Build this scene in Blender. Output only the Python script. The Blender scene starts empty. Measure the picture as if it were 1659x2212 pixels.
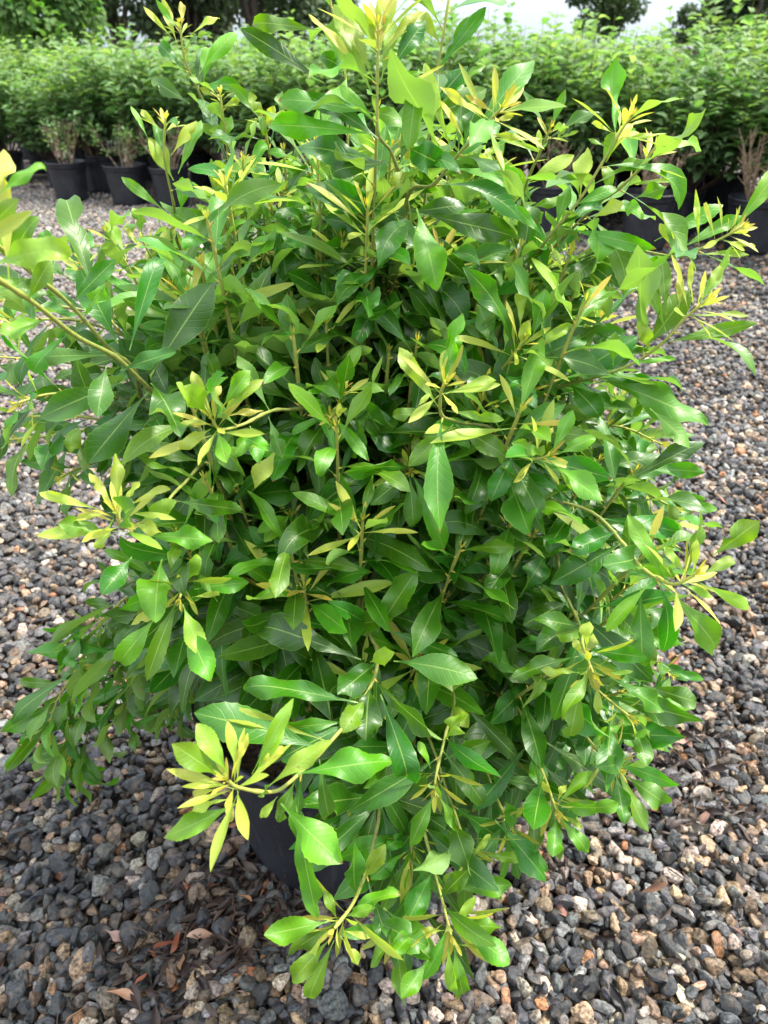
import bpy, bmesh, math, random
import numpy as np
from mathutils import Vector, Matrix, noise
R = math.radians
rng = np.random.default_rng(7)
random.seed(7)
S = bpy.context.scene
COL = S.collection

# ------------------------------------------------------------------ camera, sky, sun, exposure
H = 1.5
PITCH = R(31.05)
cp, sp = math.cos(PITCH), math.sin(PITCH)
cam = bpy.data.cameras.new('camera')
camo = bpy.data.objects.new('camera', cam)
COL.objects.link(camo)
camo.location = (0, 0, H)
camo.rotation_euler = (R(90) - PITCH, 0, 0)
cam.sensor_fit = 'VERTICAL'
cam.sensor_height = 24
cam.lens = 18.13
cam.clip_start = .02
cam.clip_end = 3000
cam.dof.use_dof = True
cam.dof.focus_distance = .98
cam.dof.aperture_fstop = 5.2
S.camera = camo

SUN_EL, SUN_AZ = 55, 72           # azimuth from +Y (away from the camera) towards +X
w = bpy.data.worlds.new('World')
S.world = w
w.use_nodes = True
nt = w.node_tree
bg = nt.nodes['Background']
sky = nt.nodes.new('ShaderNodeTexSky')
sky.sky_type = 'NISHITA'
sky.sun_disc = False
sky.sun_elevation = R(SUN_EL)
sky.sun_rotation = R(SUN_AZ)
sky.air_density = 1.0
sky.dust_density = 2.0
tc = nt.nodes.new('ShaderNodeTexCoord')
cn = nt.nodes.new('ShaderNodeTexNoise')
cn.inputs['Scale'].default_value = 2.2
cn.inputs['Detail'].default_value = 5
mp = nt.nodes.new('ShaderNodeMapping')
mp.inputs['Scale'].default_value = (1, 1, 3)
nt.links.new(tc.outputs['Generated'], mp.inputs[0])
nt.links.new(mp.outputs[0], cn.inputs['Vector'])
cr = nt.nodes.new('ShaderNodeMapRange')
cr.inputs[1].default_value = .3
cr.inputs[2].default_value = .62
cr.inputs[3].default_value = .62
cr.inputs[4].default_value = .95
nt.links.new(cn.outputs[0], cr.inputs[0])
mx = nt.nodes.new('ShaderNodeMix')
mx.data_type = 'RGBA'
# an overcast sky is about three times as bright overhead as at the horizon
sep = nt.nodes.new('ShaderNodeSeparateXYZ')
nt.links.new(tc.outputs['Generated'], sep.inputs[0])
zr = nt.nodes.new('ShaderNodeMapRange')
zr.inputs[1].default_value = 0
zr.inputs[2].default_value = .8
nt.links.new(sep.outputs[2], zr.inputs[0])
cc_ = nt.nodes.new('ShaderNodeMix')
cc_.data_type = 'RGBA'
cc_.inputs[6].default_value = (3.3, 3.95, 4.6, 1)
cc_.inputs[7].default_value = (12.5, 13.2, 14.0, 1)
nt.links.new(zr.outputs[0], cc_.inputs[0])
nt.links.new(cc_.outputs[2], mx.inputs[7])
nt.links.new(cr.outputs[0], mx.inputs[0])
nt.links.new(sky.outputs[0], mx.inputs[6])
nt.links.new(mx.outputs[2], bg.inputs[0])
bg.inputs[1].default_value = .1
sun = bpy.data.lights.new('sun', 'SUN')
suno = bpy.data.objects.new('sun', sun)
COL.objects.link(suno)
sun.energy = 3.1
sun.angle = R(8)
sun.color = (1, .95, .85)
sd = Vector((math.sin(R(SUN_AZ)) * math.cos(R(SUN_EL)), math.cos(R(SUN_AZ)) * math.cos(R(SUN_EL)), math.sin(R(SUN_EL))))
suno.rotation_euler = sd.to_track_quat('Z', 'Y').to_euler()
suno.location = sd * 30
S.view_settings.view_transform = 'Standard'
S.view_settings.look = 'None'
S.view_settings.gamma = 1
S.view_settings.exposure = 1.45
S.cycles.max_bounces = 8
S.cycles.transparent_max_bounces = 4

# a picture position (photo scaled to 1659 x 2212) and a depth along the view axis -> a point of the place
def P(px, py, d):
    x = (px - 829.5) / 1671 * d
    u = -(py - 1106) / 1671 * d
    return np.array((x, d * cp + u * sp, H - d * sp + u * cp))

def proj(p):
    y, z = p[1], p[2] - H
    d = y * cp - z * sp
    u = y * sp + z * cp
    return 829.5 + p[0] / d * 1671, 1106 - u / d * 1671, d

# ------------------------------------------------------------------ materials
def mat(name):
    m = bpy.data.materials.new(name)
    m.use_nodes = True
    n = m.node_tree
    return m, n, n.nodes['Principled BSDF'], n.nodes['Material Output']

def N(nt, t, **k):
    n = nt.nodes.new(t)
    for a, b in k.items():
        setattr(n, a, b)
    return n

def math_n(nt, op, a, b=None, c=None):
    n = nt.nodes.new('ShaderNodeMath')
    n.operation = op
    for i, v in enumerate((a, b, c)):
        if v is None:
            continue
        if isinstance(v, (int, float)):
            n.inputs[i].default_value = v
        else:
            nt.links.new(v, n.inputs[i])
    return n.outputs[0]

def mixc(nt, f, a, b, mode='MIX'):
    n = nt.nodes.new('ShaderNodeMix')
    n.data_type = 'RGBA'
    n.blend_type = mode
    for i, v in ((0, f), (6, a), (7, b)):
        if isinstance(v, (int, float)):
            n.inputs[i].default_value = v
        elif isinstance(v, tuple):
            n.inputs[i].default_value = (*v, 1)
        else:
            nt.links.new(v, n.inputs[i])
    return n.outputs[2]

def ramp(nt, fac, pts):
    n = nt.nodes.new('ShaderNodeValToRGB')
    e = n.color_ramp.elements
    while len(e) < len(pts):
        e.new(.5)
    for i, (p, c) in enumerate(pts):
        e[i].position = p
        e[i].color = (*c, 1)
    nt.links.new(fac, n.inputs[0])
    return n.outputs[0]

def leaf_material(name, stops, under, veins=True, rough=(.36, .64), trans=.36, sat=1.0):
    m, n, b, o = mat(name)
    L = n.links.new
    age = N(n, 'ShaderNodeAttribute', attribute_name='age').outputs['Fac']
    rnd = N(n, 'ShaderNodeAttribute', attribute_name='rnd').outputs['Fac']
    uv = N(n, 'ShaderNodeUVMap', uv_map='UVMap')
    sx = N(n, 'ShaderNodeSeparateXYZ')
    L(uv.outputs[0], sx.inputs[0])
    u = math_n(n, 'ABSOLUTE', math_n(n, 'SUBTRACT', sx.outputs[0], .5))
    v = sx.outputs[1]
    tx = N(n, 'ShaderNodeTexCoord')
    nz = N(n, 'ShaderNodeTexNoise')
    nz.inputs['Scale'].default_value = 45
    nz.inputs['Detail'].default_value = 3
    L(tx.outputs['Object'], nz.inputs['Vector'])
    a = math_n(n, 'ADD', age, math_n(n, 'MULTIPLY', math_n(n, 'SUBTRACT', nz.outputs[0], .5), .16))
    a = math_n(n, 'ADD', a, math_n(n, 'MULTIPLY', math_n(n, 'SUBTRACT', v, .4), .06))
    if not veins:
        oi = N(n, 'ShaderNodeObjectInfo').outputs['Random']
        a = math_n(n, 'ADD', a, math_n(n, 'MULTIPLY', math_n(n, 'SUBTRACT', oi, .5), .3))
    c = ramp(n, a, stops)
    hs = N(n, 'ShaderNodeHueSaturation')
    hs.inputs['Saturation'].default_value = sat
    L(math_n(n, 'ADD', .472 if veins else .48, math_n(n, 'MULTIPLY', rnd, .035)), hs.inputs['Hue'])
    L(math_n(n, 'ADD', .78, math_n(n, 'MULTIPLY', rnd, .44)), hs.inputs['Value'])
    L(c, hs.inputs['Color'])
    c = hs.outputs[0]
    if veins:
        mid = math_n(n, 'LESS_THAN', u, math_n(n, 'SUBTRACT', .034, math_n(n, 'MULTIPLY', v, .018)))
        # side veins leave the midrib at a slant
        ph = math_n(n, 'MULTIPLY', math_n(n, 'SUBTRACT', v, math_n(n, 'MULTIPLY', u, .26)), 78)
        sv = math_n(n, 'POWER', math_n(n, 'MAXIMUM', math_n(n, 'SINE', ph), 0), 10)
        edge = math_n(n, 'GREATER_THAN', u, .475)
        lite = mixc(n, .6, c, (.34, .50, .10))
        c = mixc(n, math_n(n, 'MULTIPLY', sv, .08), c, lite)
        c = mixc(n, math_n(n, 'MULTIPLY', mid, .85), c, lite)
        c = mixc(n, math_n(n, 'MULTIPLY', edge, .3), c, lite)
        hgt = math_n(n, 'ADD', math_n(n, 'MULTIPLY', sv, -.35), math_n(n, 'MULTIPLY', mid, -.8))
        hgt = math_n(n, 'ADD', hgt, math_n(n, 'MULTIPLY', nz.outputs[0], 1.4))
        bp = N(n, 'ShaderNodeBump')
        bp.inputs['Strength'].default_value = .5
        bp.inputs['Distance'].default_value = .0012
        L(hgt, bp.inputs['Height'])
        L(bp.outputs[0], b.inputs['Normal'])
    # brown scorched tips on some leaves, small blemishes on others
    n4 = N(n, 'ShaderNodeTexNoise')
    n4.inputs['Scale'].default_value = 190
    L(tx.outputs['Object'], n4.inputs['Vector'])
    spot = math_n(n, 'GREATER_THAN', n4.outputs[0], .745)
    tipb = math_n(n, 'MULTIPLY', math_n(n, 'GREATER_THAN', math_n(n, 'ADD', v, math_n(n, 'MULTIPLY', nz.outputs[0], .12)), 1.03), math_n(n, 'GREATER_THAN', rnd, .72))
    c = mixc(n, math_n(n, 'MULTIPLY', math_n(n, 'MAXIMUM', spot, tipb), .75 if veins else 0.0), c, (.22, .10, .03))
    geo = N(n, 'ShaderNodeNewGeometry')
    cu = mixc(n, .55, c, under)
    cc = mixc(n, geo.outputs['Backfacing'], c, cu)
    L(cc, b.inputs['Base Color'])
    rg = math_n(n, 'ADD', rough[0], math_n(n, 'MULTIPLY', math_n(n, 'MAXIMUM', geo.outputs['Backfacing'], a), rough[1] - rough[0]))
    L(rg, b.inputs['Roughness'])
    b.inputs['Specular IOR Level'].default_value = .62 if veins else .4
    if veins:
        b.inputs['Coat Weight'].default_value = .25
        b.inputs['Coat Roughness'].default_value = .46
    t = N(n, 'ShaderNodeBsdfTranslucent')
    L(mixc(n, 1.0, cc, (1.5, 1.6, .7), 'MULTIPLY'), t.inputs[0])
    ms = N(n, 'ShaderNodeMixShader')
    ms.inputs[0].default_value = trans
    L(b.outputs[0], ms.inputs[1])
    L(t.outputs[0], ms.inputs[2])
    L(ms.outputs[0], o.inputs[0])
    return m

M_LEAF = leaf_material('wax_leaf', [(0, (.018, .09, .010)), (.25, (.042, .17, .016)), (.5, (.12, .30, .028)), (.75, (.36, .46, .085)), (1, (.60, .50, .10))], (.26, .38, .11), sat=1.1)
M_HEDGE = leaf_material('hedge_leaf', [(0, (.03, .10, .026)), (.4, (.075, .19, .045)), (.8, (.20, .34, .09)), (1, (.32, .45, .14))], (.18, .28, .11), veins=False, rough=(.4, .6), trans=.38, sat=.86)
M_TREE = leaf_material('tree_leaf', [(0, (.018, .035, .018)), (.4, (.035, .065, .026)), (.7, (.07, .16, .03)), (1, (.12, .26, .05))], (.08, .13, .05), veins=False, rough=(.5, .7))
M_DRY = leaf_material('dry_leaf', [(0, (.012, .009, .009)), (.4, (.05, .03, .022)), (.7, (.17, .085, .05)), (.85, (.30, .10, .04)), (1, (.36, .25, .19))], (.14, .09, .06), veins=False, rough=(.45, .7), trans=.05)

def stem_material():
    m, n, b, o = mat('bark')
    L = n.links.new
    age = N(n, 'ShaderNodeAttribute', attribute_name='age').outputs['Fac']
    tx = N(n, 'ShaderNodeTexCoord')
    nz = N(n, 'ShaderNodeTexNoise')
    nz.inputs['Scale'].default_value = 160
    nz.inputs['Detail'].default_value = 3
    L(tx.outputs['Object'], nz.inputs['Vector'])
    c = ramp(n, math_n(n, 'ADD', age, math_n(n, 'MULTIPLY', math_n(n, 'SUBTRACT', nz.outputs[0], .5), .35)),
             [(0, (.03, .016, .010)), (.3, (.10, .055, .028)), (.5, (.17, .20, .04)), (.8, (.36, .38, .07)), (1, (.60, .40, .07))])
    L(c, b.inputs['Base Color'])
    b.inputs['Roughness'].default_value = .6
    bp = N(n, 'ShaderNodeBump')
    bp.inputs['Strength'].default_value = .4
    bp.inputs['Distance'].default_value = .001
    L(nz.outputs[0], bp.inputs['Height'])
    L(bp.outputs[0], b.inputs['Normal'])
    return m
M_STEM = stem_material()

def simple(name, col, rough=.6, nscale=30, var=.35, bump=.0, col2=None, detail=4):
    m, n, b, o = mat(name)
    L = n.links.new
    tx = N(n, 'ShaderNodeTexCoord')
    nz = N(n, 'ShaderNodeTexNoise')
    nz.inputs['Scale'].default_value = nscale
    nz.inputs['Detail'].default_value = detail
    L(tx.outputs['Object'], nz.inputs['Vector'])
    c2 = col2 or tuple(min(1, x * (1 + var * 2)) for x in col)
    c1 = tuple(x * (1 - var) for x in col)
    L(ramp(n, nz.outputs[0], [(.35, c1), (.68, c2)]), b.inputs['Base Color'])
    b.inputs['Roughness'].default_value = rough
    if bump:
        bp = N(n, 'ShaderNodeBump')
        bp.inputs['Strength'].default_value = .6
        bp.inputs['Distance'].default_value = bump
        L(nz.outputs[0], bp.inputs['Height'])
        L(bp.outputs[0], b.inputs['Normal'])
    return m

def pot_material():
    m, n, b, o = mat('black_plastic')
    L = n.links.new
    tx = N(n, 'ShaderNodeTexCoord')
    nz = N(n, 'ShaderNodeTexNoise')
    nz.inputs['Scale'].default_value = 9
    nz.inputs['Detail'].default_value = 6
    L(tx.outputs['Object'], nz.inputs['Vector'])
    mpp = N(n, 'ShaderNodeMapping')
    mpp.inputs['Scale'].default_value = (60, 60, 5)
    L(tx.outputs['Object'], mpp.inputs[0])
    n2 = N(n, 'ShaderNodeTexNoise')
    n2.inputs['Scale'].default_value = 1
    n2.inputs['Detail'].default_value = 4
    L(mpp.outputs[0], n2.inputs['Vector'])
    n3 = N(n, 'ShaderNodeTexNoise')
    n3.inputs['Scale'].default_value = 120
    L(tx.outputs['Object'], n3.inputs['Vector'])
    spk = math_n(n, 'GREATER_THAN', n3.outputs[0], .70)
    c = ramp(n, nz.outputs[0], [(.3, (.007, .008, .011)), (.7, (.019, .021, .028))])
    c = mixc(n, math_n(n, 'MULTIPLY', math_n(n, 'GREATER_THAN', n2.outputs[0], .62), .35), c, (.05, .046, .044))
    c = mixc(n, math_n(n, 'MULTIPLY', spk, .5), c, (.16, .12, .09))
    L(c, b.inputs['Base Color'])
    L(math_n(n, 'ADD', .36, math_n(n, 'MULTIPLY', nz.outputs[0], .25)), b.inputs['Roughness'])
    bp = N(n, 'ShaderNodeBump')
    bp.inputs['Strength'].default_value = .4
    bp.inputs['Distance'].default_value = .002
    L(n2.outputs[0], bp.inputs['Height'])
    L(bp.outputs[0], b.inputs['Normal'])
    return m
M_POT = pot_material()
M_SOIL = simple('potting_soil', (.022, .014, .010), .9, 90, .7, .01, (.09, .05, .03))
M_TRUNK = simple('trunk_bark', (.05, .035, .025), .8, 20, .5, .02)
M_TWIG = simple('pruned_wood', (.17, .105, .055), .75, 40, .35, .002, (.38, .27, .17))

def stone_material():
    m, n, b, o = mat('stone')
    L = n.links.new
    a = N(n, 'ShaderNodeAttribute', attribute_name='stone_colour')
    tx = N(n, 'ShaderNodeTexCoord')
    nz = N(n, 'ShaderNodeTexNoise')
    nz.inputs['Scale'].default_value = 130
    nz.inputs['Detail'].default_value = 6
    nz.inputs['Roughness'].default_value = .65
    L(tx.outputs['Object'], nz.inputs['Vector'])
    n2 = N(n, 'ShaderNodeTexNoise')
    n2.inputs['Scale'].default_value = 48
    n2.inputs['Detail'].default_value = 3
    L(tx.outputs['Object'], n2.inputs['Vector'])
    f = N(n, 'ShaderNodeMapRange')
    f.inputs[1].default_value = .36
    f.inputs[2].default_value = .64
    f.inputs[3].default_value = .25
    f.inputs[4].default_value = 2.0
    L(nz.outputs[0], f.inputs[0])
    cb = N(n, 'ShaderNodeCombineColor')
    for i in range(3):
        L(f.outputs[0], cb.inputs[i])
    c = mixc(n, 1.0, a.outputs['Color'], cb.outputs[0], 'MULTIPLY')
    st = N(n, 'ShaderNodeMapRange')
    st.inputs[1].default_value = .52
    st.inputs[2].default_value = .66
    L(n2.outputs[0], st.inputs[0])
    c = mixc(n, math_n(n, 'MULTIPLY', st.outputs[0], .45), c, mixc(n, .45, c, (.26, .17, .10)))
    L(c, b.inputs['Base Color'])
    L(math_n(n, 'ADD', .34, math_n(n, 'MULTIPLY', nz.outputs[0], .4)), b.inputs['Roughness'])
    bp = N(n, 'ShaderNodeBump')
    bp.inputs['Strength'].default_value = .7
    bp.inputs['Distance'].default_value = .0035
    L(nz.outputs[0], bp.inputs['Height'])
    L(bp.outputs[0], b.inputs['Normal'])
    return m
M_STONE = stone_material()

# ------------------------------------------------------------------ mesh helpers
def np_mesh(name, V, F, material, parent=None, uv=None, attrs=None, col=None, smooth=True):
    """V (n,3), F (m,k) with one face size, uv (n,2) per vertex, attrs {name: (n,)}"""
    me = bpy.data.meshes.new(name)
    V = np.ascontiguousarray(V, dtype=np.float32)
    F = np.ascontiguousarray(F, dtype=np.int32)
    nv, (nf, k) = len(V), F.shape
    me.vertices.add(nv)
    me.vertices.foreach_set('co', V.ravel())
    me.loops.add(nf * k)
    me.loops.foreach_set('vertex_index', F.ravel())
    me.polygons.add(nf)
    me.polygons.foreach_set('loop_start', np.arange(0, nf * k, k, dtype=np.int32))
    me.polygons.foreach_set('use_smooth', np.full(nf, smooth, dtype=bool))
    if uv is not None:
        l = me.uv_layers.new(name='UVMap')
        l.data.foreach_set('uv', np.ascontiguousarray(uv[F.ravel()], dtype=np.float32).ravel())
    for an, av in (attrs or {}).items():
        me.attributes.new(an, 'FLOAT', 'POINT').data.foreach_set('value', np.ascontiguousarray(av, dtype=np.float32))
    if col is not None:
        c4 = np.ones((nv, 4), np.float32)
        c4[:, :3] = col
        me.attributes.new('stone_colour', 'FLOAT_COLOR', 'POINT').data.foreach_set('color', c4.ravel())
    me.materials.append(material)
    me.update(calc_edges=True)
    me.validate()
    o = bpy.data.objects.new(name, me)
    COL.objects.link(o)
    if parent is not None:
        o.parent = parent
    return o

def thing(name, label, cat, loc=(0, 0, 0), rz=0, group=None):
    o = bpy.data.objects.new(name, None)
    COL.objects.link(o)
    o.location = loc
    o.rotation_euler = (0, 0, rz)
    o.empty_display_size = .1
    o['label'] = label
    o['category'] = cat
    if group:
        o['group'] = group
    return o

def lathe(prof, seg=64, wob=0, ribs=0):
    V, F = [], []
    n = len(prof)
    for j in range(seg):
        a = 2 * math.pi * j / seg
        for i, (r, z) in enumerate(prof):
            rr = r * (1 + wob * math.sin(2 * a + 1.1) * (z / .4))
            if ribs and .03 < z < .33 * prof[-1][1] / prof[-1][1] and j % ribs == 0:
                rr += .002
            V.append((rr * math.cos(a), rr * math.sin(a), z))
    for j in range(seg):
        k = (j + 1) % seg
        for i in range(n - 1):
            F.append((j * n + i, k * n + i, k * n + i + 1, j * n + i + 1))
    return np.array(V), np.array(F)

LEAF_V = np.array([0, .05, .12, .20, .30, .42, .54, .64, .74, .83, .91, .97, 1.0])
LEAF_W = np.array([.05, .055, .075, .17, .38, .68, .90, 1.0, .96, .76, .46, .18, .012])

class Leaves:
    """collects leaves, then builds them all as one mesh of narrow curved, waved blades"""
    def __init__(self):
        self.r = []
    def add(self, p, d, n, L, W, age, bend=.3, twist=0, wave=.3, fold=.25, curl=0):
        self.r.append((*p, *d, *n, L, W, age, bend, twist, wave, fold, curl, random.random(), random.random() * 6.28, random.uniform(.9, 2.1)))
    def arrays(self, seg=16, serr=.13):
        A = np.array(self.r, float)
        n = len(A)
        p, d, nn = A[:, 0:3], A[:, 3:6], A[:, 6:9]
        L, W, age, bend, twist, wave, fold, curl, rnd, ph, fr = A[:, 9:20].T
        d = d / np.linalg.norm(d, axis=1, keepdims=True)
        nn = nn - (nn * d).sum(1, keepdims=True) * d
        nn = nn / (np.linalg.norm(nn, axis=1, keepdims=True) + 1e-9)
        t = np.linspace(0, 1, seg + 1) ** .93
        hr = np.random.default_rng(n)
        nce = np.where(hr.random(n) < .16, hr.uniform(.4, .95, n), 9)
        nsd = hr.random(n) < .5
        wprof = np.interp(t, LEAF_V, LEAF_W)
        for i in range(seg + 1):
            if t[i] > .45 and t[i] < .97 and i % 2 == 0:
                wprof[i] *= 1 - serr * (t[i] ** 2)
        u = np.array([-1, -.55, 0, .55, 1.])
        V = np.zeros((n, seg + 1, 5, 3))
        c = p.copy()
        for i in range(seg + 1):
            s = t[i]
            th = bend * (s - .15) + curl * max(0, s - .6) ** 2 * 6
            tan = np.cos(th)[:, None] * d - np.sin(th)[:, None] * nn
            nor = np.sin(th)[:, None] * d + np.cos(th)[:, None] * nn
            if i:
                c = c + tan * (L * (t[i] - t[i - 1]))[:, None]
            side = np.cross(tan, nor)
            tw = twist * s
            s2 = np.cos(tw)[:, None] * side + np.sin(tw)[:, None] * nor
            n2 = -np.sin(tw)[:, None] * side + np.cos(tw)[:, None] * nor
            hw = W * .5 * wprof[i]
            for j in range(5):
                off = u[j] * hw
                bite = np.where((nsd == (u[j] > 0)) & (u[j] != 0), 1 - .7 * np.exp(-((s - nce) / .05) ** 2), 1)
                off = off * bite
                wv = wave * W * .5 * (u[j] ** 2) * np.sin(6.28 * fr * s + ph + (0 if u[j] < 0 else 2.0)) * min(1, s * 2.2)
                lift = fold * abs(u[j]) * hw + wv * wprof[i]
                V[:, i, j] = c + s2 * off[:, None] + n2 * lift[:, None]
        uvu = (u + 1) / 2
        UV = np.zeros((seg + 1, 5, 2))
        UV[..., 0] = uvu[None]
        UV[..., 1] = t[:, None]
        # the petiole is all midrib
        UV[:2, :, 0] = .5
        q = []
        for i in range(seg):
            for j in range(4):
                a = i * 5 + j
                q.append((a, a + 1, a + 6, a + 5))
        q = np.array(q)
        nv = (seg + 1) * 5
        F = (q[None] + (np.arange(n) * nv)[:, None, None]).reshape(-1, 4)
        return (V.reshape(-1, 3), F, np.tile(UV.reshape(-1, 2), (n, 1)),
                {'age': np.repeat(age, nv), 'rnd': np.repeat(rnd, nv)})
    def build(self, name, material, parent, seg=16, origin=None, serr=.11):
        if not self.r:
            return None
        V, F, UV, at = self.arrays(seg, serr)
        if origin is not None:
            V = V - np.array(origin)
        return np_mesh(name, V, F, material, parent, UV, at)

class Tubes:
    def __init__(self):
        self.V, self.F, self.A, self.n = [], [], [], 0
    def tube(self, pts, r0, r1, a0, a1, sides=7, knob=None):
        pts = np.array(pts, float)
        m = len(pts)
        T = np.gradient(pts, axis=0)
        T /= np.linalg.norm(T, axis=1, keepdims=True) + 1e-9
        ref = np.array((.3, .2, 1.)) if abs(T[0][2]) < .9 else np.array((1., .2, .1))
        for i in range(m):
            a = np.cross(T[i], ref)
            a /= np.linalg.norm(a)
            b = np.cross(T[i], a)
            f = i / (m - 1)
            r = r0 + (r1 - r0) * f
            if knob and i in knob:
                r *= 1.35
            for k in range(sides):
                an = 6.2832 * k / sides
                self.V.append(pts[i] + r * (math.cos(an) * a + math.sin(an) * b))
                self.A.append(a0 + (a1 - a0) * f)
        for i in range(m - 1):
            for k in range(sides):
                q = (k + 1) % sides
                self.F.append((self.n + i * sides + k, self.n + i * sides + q, self.n + (i + 1) * sides + q, self.n + (i + 1) * sides + k))
        self.n += m * sides
    def build(self, name, material, parent, origin=None):
        V = np.array(self.V)
        if origin is not None:
            V = V - np.array(origin)
        return np_mesh(name, V, np.array(self.F), material, parent, attrs={'age': np.array(self.A)})

def curve(pts, n=24):
    """Catmull-Rom through the points"""
    p = [np.array(q, float) for q in pts]
    p = [2 * p[0] - p[1]] + p + [2 * p[-1] - p[-2]]
    seg = len(p) - 3
    out = []
    for k in range(n + 1):
        t = k / n * seg
        i = min(int(t), seg - 1)
        f = t - i
        a, b, c, d = p[i:i + 4]
        out.append(.5 * ((2 * b) + (-a + c) * f + (2 * a - 5 * b + 4 * c - d) * f * f + (-a + 3 * b - 3 * c + d) * f ** 3))
    return np.array(out)

def unit(v):
    return v / (np.linalg.norm(v) + 1e-9)

UP = np.array((0, 0, 1.))

def leafy(tubes, fol, young, pts, nleaf, L, start=.3, r0=.0032, r1=.0018, a_stem=(.35, .8), a_leaf=(.12, .45), rosette=12, rsize=.5, droop=.35, spread=1.0, phase=None, ntail=0, ftail=0, wscale=1.0):
    """a twig along pts with leaves in a spiral, and a rosette of young leaves at its tip"""
    C = curve(pts, max(16, 4 * len(pts)))
    knob = set(random.sample(range(2, len(C) - 1), min(5, len(C) - 4)))
    tubes.tube(C, r0, r1, a_stem[0], a_stem[1], knob=knob)
    ph = random.random() * 6.28 if phase is None else phase
    T = np.gradient(C, axis=0)
    slots = [(.12 + (ftail - .12) * (k + .5) / ntail, 0) for k in range(ntail)] + [(start + (1 - start) * (k + .5) / nleaf, 1) for k in range(nleaf)]
    for f, shoot in slots:
        x = f * (len(C) - 1)
        i = min(int(x), len(C) - 2)
        p = C[i] + (C[i + 1] - C[i]) * (x - i)
        t = unit(T[i])
        a = np.cross(t, UP + .01)
        a = unit(a)
        b = np.cross(t, a)
        ph += 2.399 + random.uniform(-.25, .25)
        out = math.cos(ph) * a + math.sin(ph) * b
        ang = R(random.uniform(42, 72)) * (1.12 - .35 * f) * spread
        g = (f - start) / (1 - start) if shoot else 0
        d = unit(math.cos(ang) * t + math.sin(ang) * out + np.array((0, 0, -droop * random.uniform(.1, 1) * (1.1 - g))))
        nn = unit(t * .8 + UP * .75 - out * .15)
        age = a_leaf[0] + (a_leaf[1] - a_leaf[0]) * g ** 1.6 + random.gauss(0, .05)
        tubes.tube([p - d * .0005, p + d * .003, p + d * .009], r0 * (.72 if g < .5 else .6), .0008, 1.0, .85, 5)
        l = L * random.uniform(.72, 1.12) * (1 if g < .4 else 1 - .6 * (g - .4))
        fol.add(p, d, nn, l, l * random.uniform(.19, .27) * wscale, max(0, age), bend=random.uniform(-.15, 1.1), twist=random.gauss(0, .7),
                wave=random.uniform(.2, .95), fold=random.uniform(.05, .4), curl=random.choice((0, 0, .8, 2.0, -1.0)) * random.random())
    t = unit(C[-1] - C[-3])
    a = unit(np.cross(t, UP + .01))
    b = np.cross(t, a)
    for k in range(rosette):
        f = k / max(1, rosette - 1)
        ph += 2.399 + random.uniform(-.15, .15)
        out = math.cos(ph) * a + math.sin(ph) * b
        ang = R(78 - 52 * f + random.uniform(-8, 8))
        d = unit(math.cos(ang) * t + math.sin(ang) * out)
        l = L * rsize * 1.3 * (1.2 - .92 * f) * random.uniform(.8, 1.15)
        young.add(C[-1] - t * L * .20 * (1 - f), d, unit(t - out * .2), l, l * random.uniform(.115, .17) + .001, .70 + .28 * f + random.gauss(0, .04),
                  bend=random.uniform(-.1, .35), twist=random.gauss(0, .2), wave=.08, fold=.3)
    # leaf bud
    for k in range(5):
        ph += 2.4
        out = math.cos(ph) * a + math.sin(ph) * b
        young.add(C[-1] - t * .001, unit(t + .35 * out), unit(out), L * .09, .0022, 1.0, bend=.1, twist=0, wave=0, fold=.5)
    return C

# ------------------------------------------------------------------ ground
bm = bmesh.new()
bmesh.ops.create_grid(bm, x_segments=90, y_segments=90, size=1)
for v in bm.verts:
    x, y = v.co.x, v.co.y
    X = math.copysign(abs(x) ** 3, x) * 1500
    Y = math.copysign(abs(y) ** 3, y) * 1500 + 3
    v.co = (X, Y, -.012 + .006 * noise.noise(Vector((X * 2, Y * 2, 0))))
me = bpy.data.meshes.new('ground')
bm.to_mesh(me)
bm.free()
g = bpy.data.objects.new('ground', me)
COL.objects.link(g)
g['kind'] = 'structure'
me.materials.append(simple('ground_grit', (.05, .043, .038), .9, 25, .5, .006, (.14, .11, .09), 8))

# ------------------------------------------------------------------ gravel: stones dropped one on another
def ico(level):
    b = bmesh.new()
    bmesh.ops.create_icosphere(b, subdivisions=level, radius=1)
    V = np.array([v.co[:] for v in b.verts])
    F = np.array([[v.index for v in f.verts] for f in b.faces])
    b.free()
    return V, F

def stone_shapes(level, count, seed):
    r = np.random.default_rng(seed)
    V, F = ico(level)
    out = []
    for k in range(count):
        m = r.integers(7, 11)
        Nn = r.normal(size=(m, 3))
        Nn /= np.linalg.norm(Nn, axis=1, keepdims=True)
        h = r.uniform(.58, 1.0, m)
        q = np.maximum(V @ Nn.T, 0) / h
        rad = (q ** 40).sum(1) ** (-1 / 40)
        rad = np.clip(rad, .4, 1.45)
        f1 = r.normal(size=(3, 3)) * 3
        rad *= 1 + .008 * np.sin(V @ f1.T + r.uniform(0, 6, 3)).sum(1)
        W = V * rad[:, None] * np.array((1, r.uniform(.62, .95), r.uniform(.45, .75)))
        out.append(W)
    return np.array(out), F

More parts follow.
